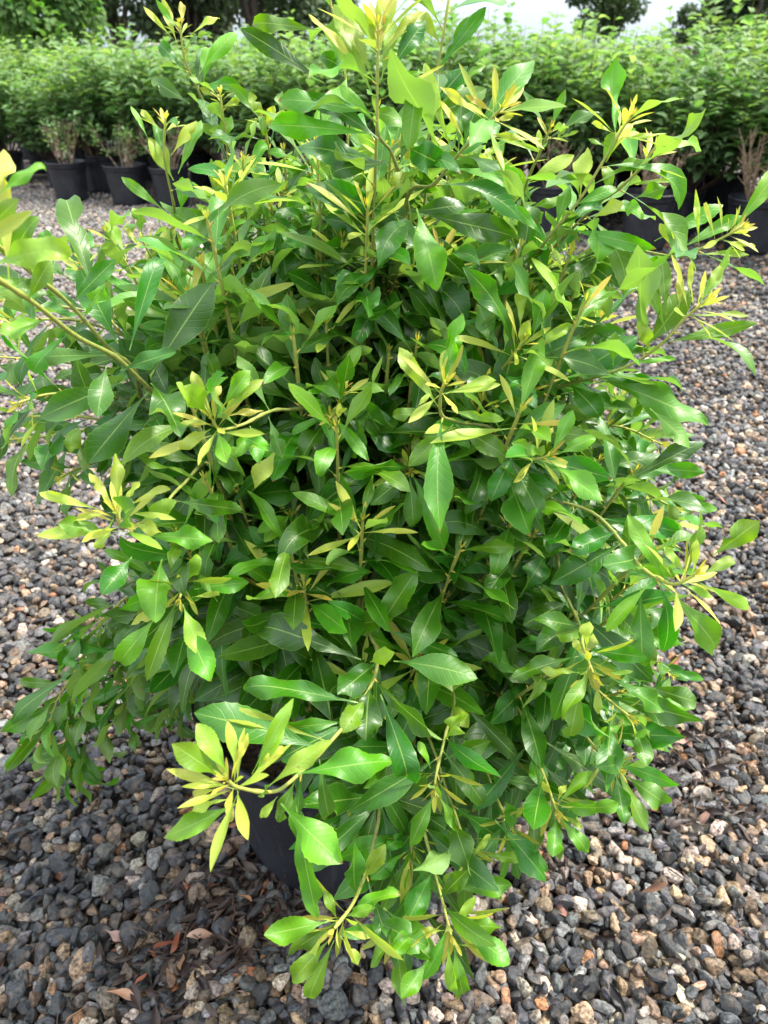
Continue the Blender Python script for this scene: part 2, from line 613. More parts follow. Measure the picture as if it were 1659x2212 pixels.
def drop_stones():
    pts = []
    y0, y1 = .35, 10.6
    y = y0
    area_pts = []
    while y < y1:
        step = .25
        hw = .46 * y + 1.1
        n = int(hw * 2 * step * (4600 if y < 2.2 else 4000 if y < 3.2 else 2500 if y < 5 else 1500))
        area_pts.append(np.column_stack((rng.uniform(-hw, hw, n), rng.uniform(y, y + step, n))))
        y += step
    A = np.concatenate(area_pts)
    A = A[rng.permutation(len(A))]
    # bigger stones sparser; the far ones a touch bigger so that they cover the ground
    rad = np.clip(rng.lognormal(math.log(.0096), .27, len(A)), .0055, .0175)
    rad *= np.interp(A[:, 1], [1.6, 2.6, 5, 7], [1, 1.15, 1.45, 1.7])
    cell = .044
    grid = {}
    Z = np.zeros(len(A))
    for i in range(len(A)):
        best = None
        for k in range(3):
            x = A[i, 0] + (random.uniform(-.03, .03) if k else 0)
            yy = A[i, 1] + (random.uniform(-.03, .03) if k else 0)
            r = rad[i]
            gx, gy = int(x // cell), int(yy // cell)
            z = r * .55
            for a in (gx - 1, gx, gx + 1):
                for b in (gy - 1, gy, gy + 1):
                    for (px, py, pz, pr) in grid.get((a, b), ()):
                        dd = (px - x) ** 2 + (py - yy) ** 2
                        s = (r + pr) * .86
                        if dd < s * s:
                            zz = pz + .72 * math.sqrt(s * s - dd)
                            if zz > z:
                                z = zz
            if best is None or z < best[2]:
                best = (x, yy, z, gx, gy)
        if best[2] > .039:
            Z[i] = -1
            continue
        A[i] = best[0], best[1]
        Z[i] = best[2]
        grid.setdefault((best[3], best[4]), []).append((best[0], best[1], best[2], r))
    ok = Z > 0
    return A[ok], Z[ok], rad[ok], grid
SA, SZ, SR, SGRID = drop_stones()

def top_at(x, y):
    z = 0
    gx, gy = int(x // .044), int(y // .044)
    for a in (gx - 1, gx, gx + 1):
        for b in (gy - 1, gy, gy + 1):
            for (px, py, pz, pr) in SGRID.get((a, b), ()):
                dd = (px - x) ** 2 + (py - y) ** 2
                if dd < pr * pr:
                    z = max(z, pz + .6 * math.sqrt(pr * pr - dd))
    return z

PAL = np.array([(.030, .031, .035), (.050, .052, .055), (.095, .094, .092), (.15, .145, .14), (.17, .115, .07), (.27, .18, .11), (.33, .27, .21), (.26, .12, .05), (.105, .08, .065)])
PW = np.array([.24, .18, .13, .10, .10, .11, .09, .02, .03])
PW = PW / PW.sum()

def build_gravel():
    Vs, Fs, Cs = [], [], []
    base = 0
    n = len(SA)
    pick = rng.choice(len(PAL), n, p=PW)
    # broad drifts: sky reflection and dryness painted as paler stone far left, browner right
    drift = np.array([noise.noise(Vector((x * .9, y * .9, 3))) for x, y in SA])
    col = PAL[pick] * rng.uniform(.18, 1.12, (n, 1)) * rng.uniform(.94, 1.06, (n, 3))
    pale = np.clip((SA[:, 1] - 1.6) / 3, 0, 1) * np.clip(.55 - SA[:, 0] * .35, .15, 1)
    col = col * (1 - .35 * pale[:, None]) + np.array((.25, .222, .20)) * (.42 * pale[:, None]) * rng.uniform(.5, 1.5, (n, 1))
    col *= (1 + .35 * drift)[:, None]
    bands = [(0, 1.3, 3), (1.3, 3.2, 2), (3.2, 20, 1)]
    for lo, hi, lev in bands:
        shapes, F = stone_shapes(lev, 30 if lev > 1 else 40, 11 + lev)
        idx = np.where((SA[:, 1] >= lo) & (SA[:, 1] < hi))[0]
        m = len(idx)
        k = rng.integers(0, len(shapes), m)
        W = shapes[k]                                  # m,nv,3
        # random rotation, mostly lying flat
        az = rng.uniform(0, 6.283, m)
        tx = rng.normal(0, .45, m)
        ty = rng.normal(0, .45, m)
        ca, sa = np.cos(az), np.sin(az)
        x = W[..., 0] * ca[:, None] - W[..., 1] * sa[:, None]
        y = W[..., 0] * sa[:, None] + W[..., 1] * ca[:, None]
        z = W[..., 2]
        cx, sx = np.cos(tx)[:, None], np.sin(tx)[:, None]
        y, z = y * cx - z * sx, y * sx + z * cx
        cy, sy = np.cos(ty)[:, None], np.sin(ty)[:, None]
        x, z = x * cy + z * sy, -x * sy + z * cy
        r = (SR[idx] * 1.32)[:, None]
        V = np.stack((x * r + SA[idx, 0][:, None], y * r + SA[idx, 1][:, None], z * r + SZ[idx][:, None]), -1)
        nv = V.shape[1]
        Vs.append(V.reshape(-1, 3))
        Fs.append((F[None] + (base + np.arange(m) * nv)[:, None, None]).reshape(-1, 3))
        Cs.append(np.repeat(col[idx], nv, axis=0))
        base += m * nv
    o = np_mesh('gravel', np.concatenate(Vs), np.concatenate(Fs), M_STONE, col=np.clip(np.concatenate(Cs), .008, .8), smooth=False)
    o['kind'] = 'stuff'
    o['label'] = 'loose crushed gravel of dark grey, tan and brown stones covering the ground'
    o['category'] = 'gravel'
build_gravel()

# ------------------------------------------------------------------ main shrub
PX, PY = -.085, 1.15
shrub = thing('potted_shrub', 'large bushy shrub with glossy wavy leaves and yellow tips in a big black pot', 'shrub', (PX, PY, 0))
ORI = (PX, PY, 0)
POT_R, POT_H = .29, .42

def make_pot(parent, r, h, seg=72, lip=.02):
    zb = .012
    prof = [(0, zb), (r * .70, zb), (r * .755, zb + .004), (r * .775, zb + .03), (r * .80, h * .25), (r * .86, h * .6), (r * .905, h * .84),
            (r * .925, h * .87), (r * .955, h * .875), (r * .965, h * .90), (r * .975, h * .97), (r * 1.0, h * .985), (r * 1.0, h), (r * .975, h + .004),
            (r * .945, h), (r * .93, h * .9), (r * .89, h * .78)]
    V, F = lathe(prof, seg, wob=.012)
    return np_mesh('pot', V, F, M_POT, parent)
pot = make_pot(shrub, POT_R, POT_H, 96)

def soil_disc(parent, r, z, bump=.012, seg=40, rings=12):
    V = [(0, 0, z + .01)]
    for i in range(1, rings + 1):
        for j in range(seg):
            a = 2 * math.pi * j / seg
            rr = r * i / rings
            V.append((rr * math.cos(a), rr * math.sin(a), z + bump * noise.noise(Vector((rr * math.cos(a) * 40, rr * math.sin(a) * 40, r)))))
    F3 = [(0, 1 + j, 1 + (j + 1) % seg, 1 + (j + 1) % seg) for j in range(seg)]
    F = []
    for i in range(rings - 1):
        for j in range(seg):
            k = (j + 1) % seg
            a, b = 1 + i * seg, 1 + (i + 1) * seg
            F.append((a + j, b + j, b + k, a + k))
    tri = [(0, 1 + j, 1 + (j + 1) % seg) for j in range(seg)]
    me = bpy.data.meshes.new('soil')
    me.from_pydata(V, [], F + tri)
    me.materials.append(M_SOIL)
    for p in me.polygons:
        p.use_smooth = True
    o = bpy.data.objects.new('soil', me)
    COL.objects.link(o)
    o.parent = parent
    return o
soil_disc(shrub, POT_R * .905, POT_H * .84)

def px_leaf(fol, bx, by, tx, ty, wpx, age, d0, d1=None, face=1, bend=None):
    """a leaf whose base and tip were measured in the photograph"""
    d1 = d0 if d1 is None else d1
    lp = math.hypot(tx - bx, ty - by) * d0 / 1671
    w = wpx * .98 * d0 / 1671
    if lp < 3.0 * w and d1 == d0:
        d1 = d0 - min(.09, math.sqrt((3.0 * w) ** 2 - lp ** 2)) * .8
    a, b = P(bx, by, d0), P(tx, ty, d1)
    L = np.linalg.norm(b - a)
    view = unit(np.array((0, 0, H)) - a)
    nn = unit(view * face + UP * .35 + np.array([random.gauss(0, .18) for _ in range(3)]))
    bd = random.uniform(.1, .6) if bend is None else bend
    # aim so that the bent blade still ends near the measured tip
    d = unit(b - a)
    nn = unit(nn - (nn @ d) * d)
    d = unit(d + nn * math.tan(min(.8, bd * .36)))
    fol.add(a, d, nn, L * (1 + bd * bd * .06), w * 1.06, age, bend=bd, twist=random.gauss(0, .22), wave=random.uniform(.35, 1.05), fold=random.uniform(.05, .3),
            curl=random.choice((0, .5, 1.2, 2.2)) * random.random())

# stem path (x y depth ...) ; n extra leaves, rosette count, rosette size ; measured leaves
B = []
def br(path, n=6, ros=10, rs=.42, leaves='', L=.13, age=(.12, .45), start=.3, r=.0032, dd=0, droop=.3, spread=1.0):
    B.append((path, n, ros, rs, leaves, L, age, start, r, dd, droop, spread))

br([(840, 640, 1.02), (884, 480, .93), (850, 340, .86), (818, 290, .83), (815, 190, .81), (817, 100, .79), (817, 55, .78)], 7, 9, .5, '''
808 245 598 210 55 .33;805 290 572 268 48 .42;828 352 640 312 60 .12;780 155 667 30 24 .8;808 215 720 5 38 .6;806 170 740 5 38 .62;822 124 911 14 22 .72
824 172 849 41 42 .55;822 133 860 114 9 .95;822 172 917 155 10 .5;820 217 960 140 10 .8;840 158 919 44 42 .1;905 150 882 325 46 .45;812 100 780 20 34 .6;815 110 800 12 22 .88;822 108 838 -24 42 .8;818 105 806 25 14 .97;820 105 828 22 16 1.0;818 110 832 -10 30 .62
860 360 900 240 40 .3;850 350 700 370 45 .1;815 270 730 180 30 .5''', age=(.15, .6), start=.1)
br([(850, 620, 1.0), (880, 425, .9), (935, 400, .87), (985, 340, .84), (1040, 280, .8), (1085, 232, .77)], 6, 14, .36, '''
969 362 1150 400 42 .42;967 360 888 322 58 .08;905 382 865 288 30 .82;905 400 842 388 36 .62;967 355 1085 262 45 .3;905 275 1050 192 50 .33;975 325 914 130 30 .7
1004 305 950 215 13 .9;1040 290 1148 300 14 .75;1042 292 1175 328 10 .68;1065 262 1110 250 14 .8;1050 262 950 187 17 .82;1070 245 1005 205 14 .9;900 450 945 625 66 .45
915 462 1115 510 60 .15;870 470 660 400 58 .08;866 560 690 545 50 .1;860 520 700 470 46 .08;990 330 1000 180 40 .3;1000 320 1035 215 40 .2;880 460 1010 440 44 .12
895 480 1010 600 50 .12''', age=(.15, .6), start=.35)
br([(1080, 720, 1.05), (1129, 594, .98), (1184, 514, .93), (1250, 434, .9), (1299, 355, .88), (1340, 286, .86), (1362, 250, .85)], 5, 12, .36, '''
1254 424 1262 312 38 .75;1217 493 1418 538 34 .35;1309 351 1371 251 22 .9;1181 518 1105 440 22 .4;1126 577 1150 430 45 .22;1326 306 1441 289 11 .7;1326 289 1274 260 10 .8
1278 400 1410 337 24 .45;1281 472 1347 438 30 .68;1320 320 1270 300 10 .5;1200 500 1230 400 26 .4;1300 360 1330 285 30 .5;1230 450 1340 400 26 .4''', age=(.2, .6))
br([(1250, 480, .98), (1326, 417, .94), (1378, 369, .92), (1416, 318, .9)], 4, 10, .3, '''
1350 400 1456 390 12 .6;1371 428 1441 403 30 .45;1340 438 1389 470 30 .5;1320 430 1310 350 26 .5''', age=(.4, .6))
br([(1080, 640, 1.1), (1219, 573, 1.0), (1326, 535, .97), (1423, 549, .95), (1472, 554, .93), (1552, 518, .9), (1600, 492, .88)], 4, 16, .27, '''
1468 550 1424 480 20 .8;1462 542 1605 466 30 .4;1413 521 1569 438 34 .4;1510 535 1503 407 12 .7;1545 518 1519 424 10 .8;1500 549 1621 549 14 .6;1562 521 1638 531 10 .8
1300 545 1230 610 40 .2;1350 540 1440 600 40 .35;1260 560 1340 620 40 .2;1149 582 1320 592 42 .1;1139 627 1332 607 55 .15''', age=(.2, .5))
br([(1060, 900, 1.05), (1199, 839, .98), (1280, 817, .93), (1364, 787, .9), (1430, 742, .87), (1480, 687, .85), (1526, 650, .83)], 4, 15, .33, '''
1439 717 1372 552 40 .55;1439 680 1430 555 32 .45;1467 667 1470 592 16 .8;1489 642 1494 562 14 .75;1529 637 1557 572 22 .6;1479 682 1620 682 14 .6;1430 742 1637 697 32 .45
1282 812 1535 917 68 .36;1282 814 1424 842 46 .2;1394 752 1489 627 58 .45;1199 837 1379 727 60 .18;1324 789 1329 717 30 .5;1404 757 1380 695 30 .65;1354 787 1464 774 14 .5
1230 830 1300 900 50 .15;1404 882 1494 967 44 .4''', age=(.2, .5))
br([(1020, 900, 1.0), (1074, 812, .93), (1109, 767, .89), (1130, 735, .87)], 5, 9, .4, '''
1124 712 1132 612 26 .65;1149 732 1179 624 40 .35;1089 757 1104 677 26 .55;1124 752 1142 692 28 .7;1124 767 1244 697 24 .6;1079 802 1034 652 40 .28;1094 812 1284 717 52 .18
1080 800 1160 880 46 .2''')
br([(1060, 950, .95), (989, 912, .86), (954, 897, .83), (952, 852, .8), (962, 827, .78)], 2, 10, .34, '''
949 882 860 747 36 .6;969 812 987 707 34 .42;952 817 962 754 18 .75;962 852 1079 814 20 .6;964 887 1092 907 24 .5;947 892 842 897 30 .4;979 917 882 1007 42 .42;984 917 1092 984 46 .32
900 880 930 850 14 .7''', age=(.3, .5))
br([(1040, 960, .98), (1099, 977, .88), (1149, 992, .85), (1187, 984, .83)], 3, 9, .34, '''
1189 982 1239 884 30 .45;1204 982 1289 942 34 .45;1180 967 1194 922 12 .85;1199 1007 1254 1064 22 .6;1174 982 1109 957 32 .5;1094 977 1169 1122 56 .22;1110 980 1060 1080 46 .15''')
br([(850, 1000, .98), (880, 1010, .92), (886, 1020, .9)], 5, 6, .25, '904 1027 1007 1082 36 .4;884 1022 894 1147 40 .3;890 1020 800 1090 40 .2;885 1000 905 930 18 .6', start=.1)
br([(950, 1090, 1.1), (1100, 1070, 1.02), (1174, 1077, .97), (1279, 1107, .93), (1344, 1172, .9), (1385, 1225, .87), (1449, 1262, .84), (1499, 1243, .82)], 5, 14, .36, '''
1384 1268 1389 1448 52 .28;1404 1262 1304 1365 34 .55;1444 1273 1569 1423 55 .42;1509 1258 1634 1318 28 .6;1514 1243 1594 1203 28 .55;1479 1238 1434 1180 20 .6
1499 1238 1505 1165 20 .7;1439 1258 1355 1113 38 .5;1540 1200 1640 1125 50 .5;1470 1260 1540 1290 20 .6;1344 1172 1190 1260 60 .1;1300 1120 1470 1150 50 .2;1330 1150 1230 1190 50 .1
1250 1095 1180 1190 50 .12''', r=.004)
br([(1160, 1180, 1.08), (1214, 1273, .98), (1254, 1353, .92), (1259, 1393, .88), (1282, 1455, .85)], 5, 12, .34, '''
1267 1405 1269 1338 24 .75;1264 1423 1237 1378 16 .7;1252 1453 1169 1448 22 .6;1294 1438 1362 1393 18 .62;1299 1458 1369 1450 11 .6;1270 1465 1229 1485 12 .8;1257 1473 1229 1603 44 .45
1290 1475 1292 1543 18 .62;1249 1418 1104 1465 42 .28;1319 1463 1437 1538 42 .33;1260 1360 1200 1370 40 .5;1250 1340 1160 1400 50 .1;1230 1300 1130 1350 50 .1''')
br([(900, 1400, 1.05), (979, 1493, .98), (962, 1588, .93), (945, 1660, .9), (937, 1705, .88)], 5, 12, .34, '''
979 1498 1149 1668 32 .1;975 1500 1000 1440 30 .65;960 1600 1010 1540 40 .6;955 1620 1050 1740 50 .25;940 1710 885 1830 40 .35;945 1715 990 1800 24 .5;960 1640 1060 1600 40 .3
930 1660 905 1600 22 .5;975 1520 1010 1570 34 .6''')
br([(1180, 1400, 1.1), (1300, 1500, .98), (1367, 1553, .94)], 5, 11, .3, '1380 1560 1435 1622 20 .6;1375 1545 1430 1540 18 .5;1350 1560 1290 1600 26 .5;1390 1480 1515 1520 46 .3;1400 1520 1500 1525 34 .4;1370 1570 1400 1655 40 .3')
br([(1150, 1450, 1.1), (1280, 1610, .98), (1337, 1660, .94)], 5, 11, .26, '1345 1670 1450 1745 44 .35;1330 1670 1350 1780 44 .25;1350 1655 1400 1650 16 .6;1325 1655 1290 1640 14 .7')
br([(1080, 1500, 1.08), (1160, 1640, .96), (1202, 1750, .9)], 5, 12, .36, '''
1199 1766 1194 1851 40 .33;1209 1766 1272 1843 34 .4;1204 1731 1222 1691 14 .75;1179 1603 1349 1723 60 .18;1215 1760 1262 1790 14 .6;1190 1750 1130 1740 22 .5;1212 1745 1305 1735 24 .4
1205 1735 1280 1665 26 .5;1150 1620 1170 1700 40 .3''')
br([(900, 1550, 1.05), (970, 1720, .97), (1017, 1860, .92)], 4, 13, .36, '1040 1846 1134 1856 26 .5;1069 1771 1184 1906 56 .18;1020 1870 1090 1945 30 .4;1010 1860 960 1930 30 .55;1000 1850 930 1870 24 .5;1022 1850 1060 1800 16 .7')
br([(860, 1600, 1.02), (930, 1850, .93), (975, 2020, .86)], 5, 12, .42, '''
979 2036 1004 2173 40 .42;967 2036 977 2166 30 .6;984 2001 1027 1936 22 .65;994 2001 1085 2005 36 .42;999 2006 1104 2081 50 .38;984 2041 1062 2046 12 .7;925 2075 867 2156 40 .4
829 1961 944 2076 60 .42;800 1985 925 2045 60 .3;979 1921 1109 1911 42 .38;960 2010 905 2010 16 .7;935 1880 880 1990 50 .3;950 1940 1010 1880 40 .3;900 2010 850 2060 40 .4''')
br([(820, 1700, 1.0), (800, 1850, .93), (785, 1901, .9), (760, 1956, .86), (722, 2006, .83)], 3, 12, .36, '''
710 1990 570 2020 56 .45;715 2026 630 2121 42 .48;722 2031 660 2171 38 .48;705 2011 632 2008 13 .75;740 2010 800 2026 14 .75;735 2021 777 2086 22 .7;700 2020 667 2075 16 .7
760 1965 860 1925 44 .52;730 1990 700 1920 20 .5;745 1980 810 1960 26 .5;785 1900 830 1830 36 .6''', r=.004)
# the stem that arches from the middle down to the big rosette in front
br([(795, 1120, 1.12), (800, 1193, 1.05), (782, 1303, .97), (800, 1373, .93), (815, 1403, .91), (810, 1458, .87), (774, 1528, .83), (717, 1599, .79), (628, 1688, .74), (583, 1711, .72), (515, 1701, .70), (492, 1685, .69)], 8, 20, .42, '''
785 1328 570 1215 62 .06;780 1288 685 1220 38 .1;780 1425 530 1335 68 .06;795 1375 635 1338 32 .08;815 1365 900 1233 62 .3;850 1428 1032 1463 66 .3;829 1360 989 1418 44 .2
822 1500 892 1710 60 .07;774 1518 510 1470 58 .25;701 1599 440 1526 34 .68;607 1735 740 1865 70 .48;640 1740 685 1985 54 .33;578 1700 717 1599 42 .6;640 1672 855 1640 70 .38
510 1737 355 1810 50 .5;492 1672 425 1562 45 .58;470 1677 372 1607 52 .5;479 1695 375 1667 26 .75;476 1703 405 1719 16 .8;500 1725 400 1755 24 .75;507 1656 492 1557 26 .7
512 1656 535 1583 18 .82;544 1672 635 1505 30 .52;547 1677 615 1562 30 .58;549 1675 617 1607 24 .8;497 1709 494 1779 18 .85;600 1720 560 1770 20 .7;800 1430 850 1410 40 .6
790 1510 740 1580 46 .5;700 1620 420 1540 90 .22;760 1560 600 1640 66 .12;800 1480 790 1600 60 .08;815 1430 730 1500 60 .1;690 1640 715 1790 36 .3;640 1680 600 1780 34 .35''', L=.105, r=.004, start=.05, age=(.1, .5))
br([(700, 900, .98), (617, 885, .88), (575, 892, .84), (525, 917, .81), (475, 927, .78), (457, 902, .76)], 1, 14, .34, '''
452 892 415 802 26 .65;450 892 382 827 50 .58;435 892 435 847 12 .85;465 892 475 822 14 .75;480 882 540 797 36 .48;480 892 570 817 24 .6;475 902 515 855 12 .85
475 902 570 887 14 .85;445 912 390 914 14 .7;455 927 387 970 30 .7;520 942 580 972 40 .4;582 887 512 765 34 .38;605 960 545 1055 36 .7;580 900 610 990 30 .3;540 920 560 1000 34 .35
470 930 490 1000 34 .5;545 925 500 990 30 .5''')
br([(480, 1000, 1.0), (390, 1052, .86), (340, 1110, .81), (270, 1140, .77), (250, 1105, .75)], 1, 14, .36, '''
245 1092 192 1022 22 .75;255 1092 250 977 28 .62;265 1085 302 1040 18 .75;270 1097 375 1045 18 .7;220 1102 78 1062 22 .75;240 1107 140 1125 14 .75;270 1107 380 1120 16 .7
260 1117 288 1152 12 .8;245 1122 205 1192 28 .72;240 1157 125 1130 45 .45;310 1157 460 1167 45 .42;380 1082 525 1102 45 .25;300 1130 380 1080 34 .6;280 1130 350 1150 26 .75''')
br([(470, 1080, 1.05), (440, 1180, .95), (400, 1260, .88), (388, 1292, .86)], 2, 9, .28, '''
350 1208 335 1343 68 .45;340 1330 248 1443 50 .45;395 1305 435 1418 44 .6;420 1273 538 1258 40 .38;400 1343 455 1470 56 .4;415 1290 482 1280 14 .7;375 1305 282 1350 22 .75
285 1203 220 1283 50 .22;400 1260 430 1200 30 .6;470 1300 430 1240 20 .5''')
# the two near stems on the left
br([(420, 930, 1.0), (320, 837, .86), (250, 772, .8), (165, 727, .73), (80, 660, .66), (0, 607, .6), (-110, 540, .52)], 0, 8, .4, '''
325 812 460 607 80 .12;325 827 390 942 74 .18;270 822 85 902 60 .22;320 847 190 1002 64 .12;235 767 55 772 40 .28;280 757 350 525 42 .18;-20 575 150 530 66 .58
20 610 0 290 52 .78;-10 425 105 344 30 .48;100 690 0 720 46 .5;150 720 60 810 40 .3;230 790 210 900 50 .2;-30 500 40 430 40 .5;60 650 110 560 40 .45;260 800 380 760 46 .15''', L=.105, r=.0045)
br([(340, 900, 1.02), (290, 800, .9), (235, 752, .85), (150, 657, .78), (65, 587, .72), (-40, 500, .66), (-120, 430, .6)], 1, 8, .4, '''
255 742 170 577 65 .22;205 640 130 385 58 .28;180 690 230 610 34 .5;60 600 -40 640 50 .5;120 640 30 620 40 .3;85 600 100 500 50 .35;150 660 250 560 40 .2;70 590 0 480 60 .5;20 560 75 470 50 .4''', L=.1, r=.004)
br([(500, 480, 1.25), (480, 310, 1.15), (430, 200, 1.1), (400, 130, 1.06), (388, 50, 1.03)], 5, 9, .24, '''
383 95 350 -5 20 .75;375 85 308 12 12 .75;412 75 477 30 16 .75;392 60 392 0 14 .85;430 160 515 60 34 .5;410 225 325 170 32 .22;395 150 340 90 26 .15;440 180 450 90 28 .5;425 190 520 180 26 .3''', L=.085)
br([(400, 560, 1.15), (375, 440, 1.08), (355, 340, 1.03), (357, 255, 1.0)], 3, 10, .3, '''
375 390 322 295 40 .6;320 300 282 228 14 .5;385 375 435 255 32 .45;370 335 425 260 24 .72;345 280 303 235 14 .7;360 458 262 382 22 .42;390 460 400 380 30 .5''', L=.09)
br([(510, 470, 1.2), (495, 350, 1.12), (475, 200, 1.06)], 8, 10, .25, '480 230 520 215 14 .7;465 210 432 190 14 .7;470 330 500 250 28 .5', L=.085)
br([(540, 560, 1.15), (520, 450, 1.08), (525, 345, 1.02)], 6, 11, .3, '505 448 462 345 46 .6;545 470 590 385 32 .55;520 400 580 300 30 .4;515 460 450 420 40 .5;530 380 575 340 16 .7', L=.09)
br([(590, 600, 1.15), (600, 500, 1.08), (612, 410, 1.02)], 6, 9, .25, '615 440 660 415 12 .6;600 470 670 430 30 .5;605 420 600 360 14 .7', L=.085)
br([(600, 420, 1.15), (580, 320, 1.1), (565, 245, 1.06)], 6, 9, .25, '565 260 540 200 26 .6;575 270 592 230 22 .75;560 280 620 240 26 .7', L=.085)
br([(400, 700, 1.15), (350, 600, 1.08), (308, 520, 1.02)], 4, 9, .28, '308 510 293 440 26 .5;275 560 225 470 26 .6;320 560 380 490 24 .7;300 530 270 490 12 .75;340 580 350 520 22 .3', L=.085)
br([(748, 560, 1.2), (752, 400, 1.14), (745, 150, 1.08), (712, 0, 1.04), (700, -60, 1.02)], 6, 8, .4, '700 180 520 62 40 .03;690 65 535 45 34 .38;745 150 690 120 30 .2;748 330 650 300 40 .1;740 160 720 60 30 .3;752 420 690 350 36 .2')
br([(900, 500, 1.15), (930, 250, 1.06), (960, 60, 1.0), (975, -40, .98)], 7, 8, .4, '940 170 1020 30 26 .4;945 150 1050 15 30 .35;955 100 900 20 28 .6;935 230 1010 140 44 .1;930 250 1050 135 22 .4')
br([(1110, 560, 1.15), (1130, 420, 1.06), (1175, 310, 1.0), (1190, 275, .98)], 8, 11, .28, '1165 340 1164 280 14 .7;1200 300 1251 283 8 .6;1130 400 1240 335 30 .65;1150 440 1110 360 26 .5;1200 310 1225 260 14 .7;1140 450 1230 430 26 .5', L=.085)
br([(1010, 600, 1.2), (1060, 450, 1.1), (1075, 350, 1.05)], 8, 10, .3, '', L=.09)
br([(560, 700, 1.2), (560, 600, 1.12), (575, 540, 1.05)], 8, 12, .25, '', L=.09)
# behind on the left
br([(440, 900, 1.25), (330, 880, 1.2), (180, 930, 1.15), (20, 950, 1.1)], 12, 5, .25, '165 925 150 970 40 .55', L=.135, start=.2, age=(.1, .35))
br([(420, 800, 1.3), (280, 800, 1.22), (120, 780, 1.15), (-20, 770, 1.1)], 14, 5, .25, '', L=.135, start=.2, age=(.1, .4))
br([(400, 760, 1.3), (260, 690, 1.25), (120, 660, 1.2), (10, 650, 1.2)], 12, 5, .25, '', L=.135, start=.2, age=(.1, .4))
br([(450, 980, 1.25), (330, 960, 1.2), (200, 1000, 1.15), (130, 1030, 1.1)], 12, 5, .2, '', L=.13, start=.1, age=(.1, .3))
br([(400, 860, 1.15), (280, 740, 1.05), (200, 640, 1.0), (170, 560, .97)], 10, 8, .3, '', L=.125, start=.15, age=(.1, .4))
br([(420, 820, 1.2), (330, 700, 1.12), (290, 600, 1.08), (230, 500, 1.04)], 10, 8, .3, '', L=.12, start=.15, age=(.1, .45))
br([(380, 900, 1.1), (250, 860, 1.0), (120, 850, .95), (40, 870, .92)], 10, 7, .3, '', L=.125, start=.15, age=(.08, .35))
br([(400, 960, 1.1), (280, 930, 1.05), (180, 900, 1.0), (60, 900, 1.0)], 10, 6, .3, '', L=.125, start=.15, age=(.08, .3))
br([(350, 780, 1.1), (200, 700, 1.05), (90, 690, 1.0), (10, 700, .98)], 9, 7, .3, '', L=.12, start=.15, age=(.1, .4))
# low left, hanging towards the gravel
br([(520, 1290, 1.45), (330, 1340, 1.5), (210, 1400, 1.52), (130, 1500, 1.5), (100, 1590, 1.48)], 34, 7, .3, '', L=.16, start=.3, age=(.2, .42), droop=.9)
br([(530, 1320, 1.45), (380, 1400, 1.5), (250, 1480, 1.52), (160, 1600, 1.5), (150, 1640, 1.5)], 34, 5, .3, '', L=.16, start=.3, age=(.15, .38), droop=1.0)
br([(540, 1330, 1.45), (420, 1370, 1.48), (320, 1440, 1.5), (260, 1540, 1.5)], 28, 4, .3, '', L=.155, start=.3, age=(.15, .38), droop=1.0)
br([(500, 1250, 1.4), (330, 1260, 1.42), (250, 1310, 1.45), (190, 1380, 1.45)], 26, 5, .25, '', L=.145, start=.3, age=(.15, .4), droop=.7)
br([(540, 1330, 1.42), (460, 1420, 1.45), (400, 1500, 1.45), (370, 1540, 1.45)], 20, 4, .25, '', L=.115, start=.2, age=(.05, .25), droop=1.0)
br([(540, 1250, 1.35), (420, 1330, 1.38), (300, 1400, 1.4), (200, 1440, 1.4)], 26, 4, .25, '', L=.15, start=.2, age=(.15, .38), droop=.9)
# the lowest shoots in front of the pot
br([(900, 1600, 1.08), (900, 1760, 1.0), (885, 1850, .96)], 9, 9, .34, '880 1850 960 1930 34 .35;875 1840 800 1900 34 .35;890 1800 830 1830 30 .3', L=.12, start=.1)
br([(1000, 1600, 1.08), (1080, 1740, 1.0), (1110, 1800, .96)], 9, 10, .34, '', L=.12, start=.1)
br([(800, 1600, 1.08), (760, 1740, 1.02), (742, 1800, .98)], 6, 8, .3, '745 1790 650 1830 30 .25', L=.11, start=.2)
br([(880, 1800, 1.02), (880, 1960, .95), (850, 2020, .9)], 7, 10, .38, '850 2020 800 2090 34 .45', L=.12, start=.2)
# right flank
br([(1150, 950, 1.2), (1320, 920, 1.15), (1430, 960, 1.1)], 12, 8, .25, '1380 1010 1525 1020 34 .3;1250 1010 1400 1040 46 .15', L=.1)
br([(1150, 1050, 1.25), (1330, 1040, 1.2), (1460, 1100, 1.15)], 14, 6, .25, '', L=.1, age=(.1, .4))
br([(1200, 1350, 1.3), (1350, 1380, 1.22), (1450, 1460, 1.15)], 14, 6, .25, '', L=.1, age=(.1, .35))
br([(780, 900, 1.0), (740, 880, .93), (710, 905, .88)], 8, 8, .25, '', L=.09, start=.2)
br([(780, 980, 1.05), (720, 920, .95), (745, 840, .9)], 7, 8, .35, '730 850 780 745 30 .5;740 870 705 800 40 .35;735 870 700 930 30 .6', L=.095, start=.2)
br([(1000, 1250, 1.1), (1080, 1180, 1.02), (1100, 1130, .98)], 10, 6, .25, '', L=.1, start=.1)
br([(680, 1250, 1.1), (640, 1160, 1.0), (630, 1110, .95)], 9, 6, .25, '630 1110 570 1170 34 .5;640 1100 650 1200 60 .2;620 1120 615 1210 44 .2', L=.1, start=.1)

def branch_obj(shoots, pxl, seg, bare=False):
    t, fo, yo = Tubes(), Leaves(), Leaves()
    for a in shoots:
        leafy(t, fo, yo, **a)
    for (args, kw) in pxl:
        px_leaf(fo, *args, **kw)
    b = t.build('branch', M_STEM, shrub, ORI)
    fo.build('foliage', M_LEAF, b, seg, ORI)
    yo.build('young_leaves', M_LEAF, b, max(8, seg // 2), ORI, serr=.05)
    return b

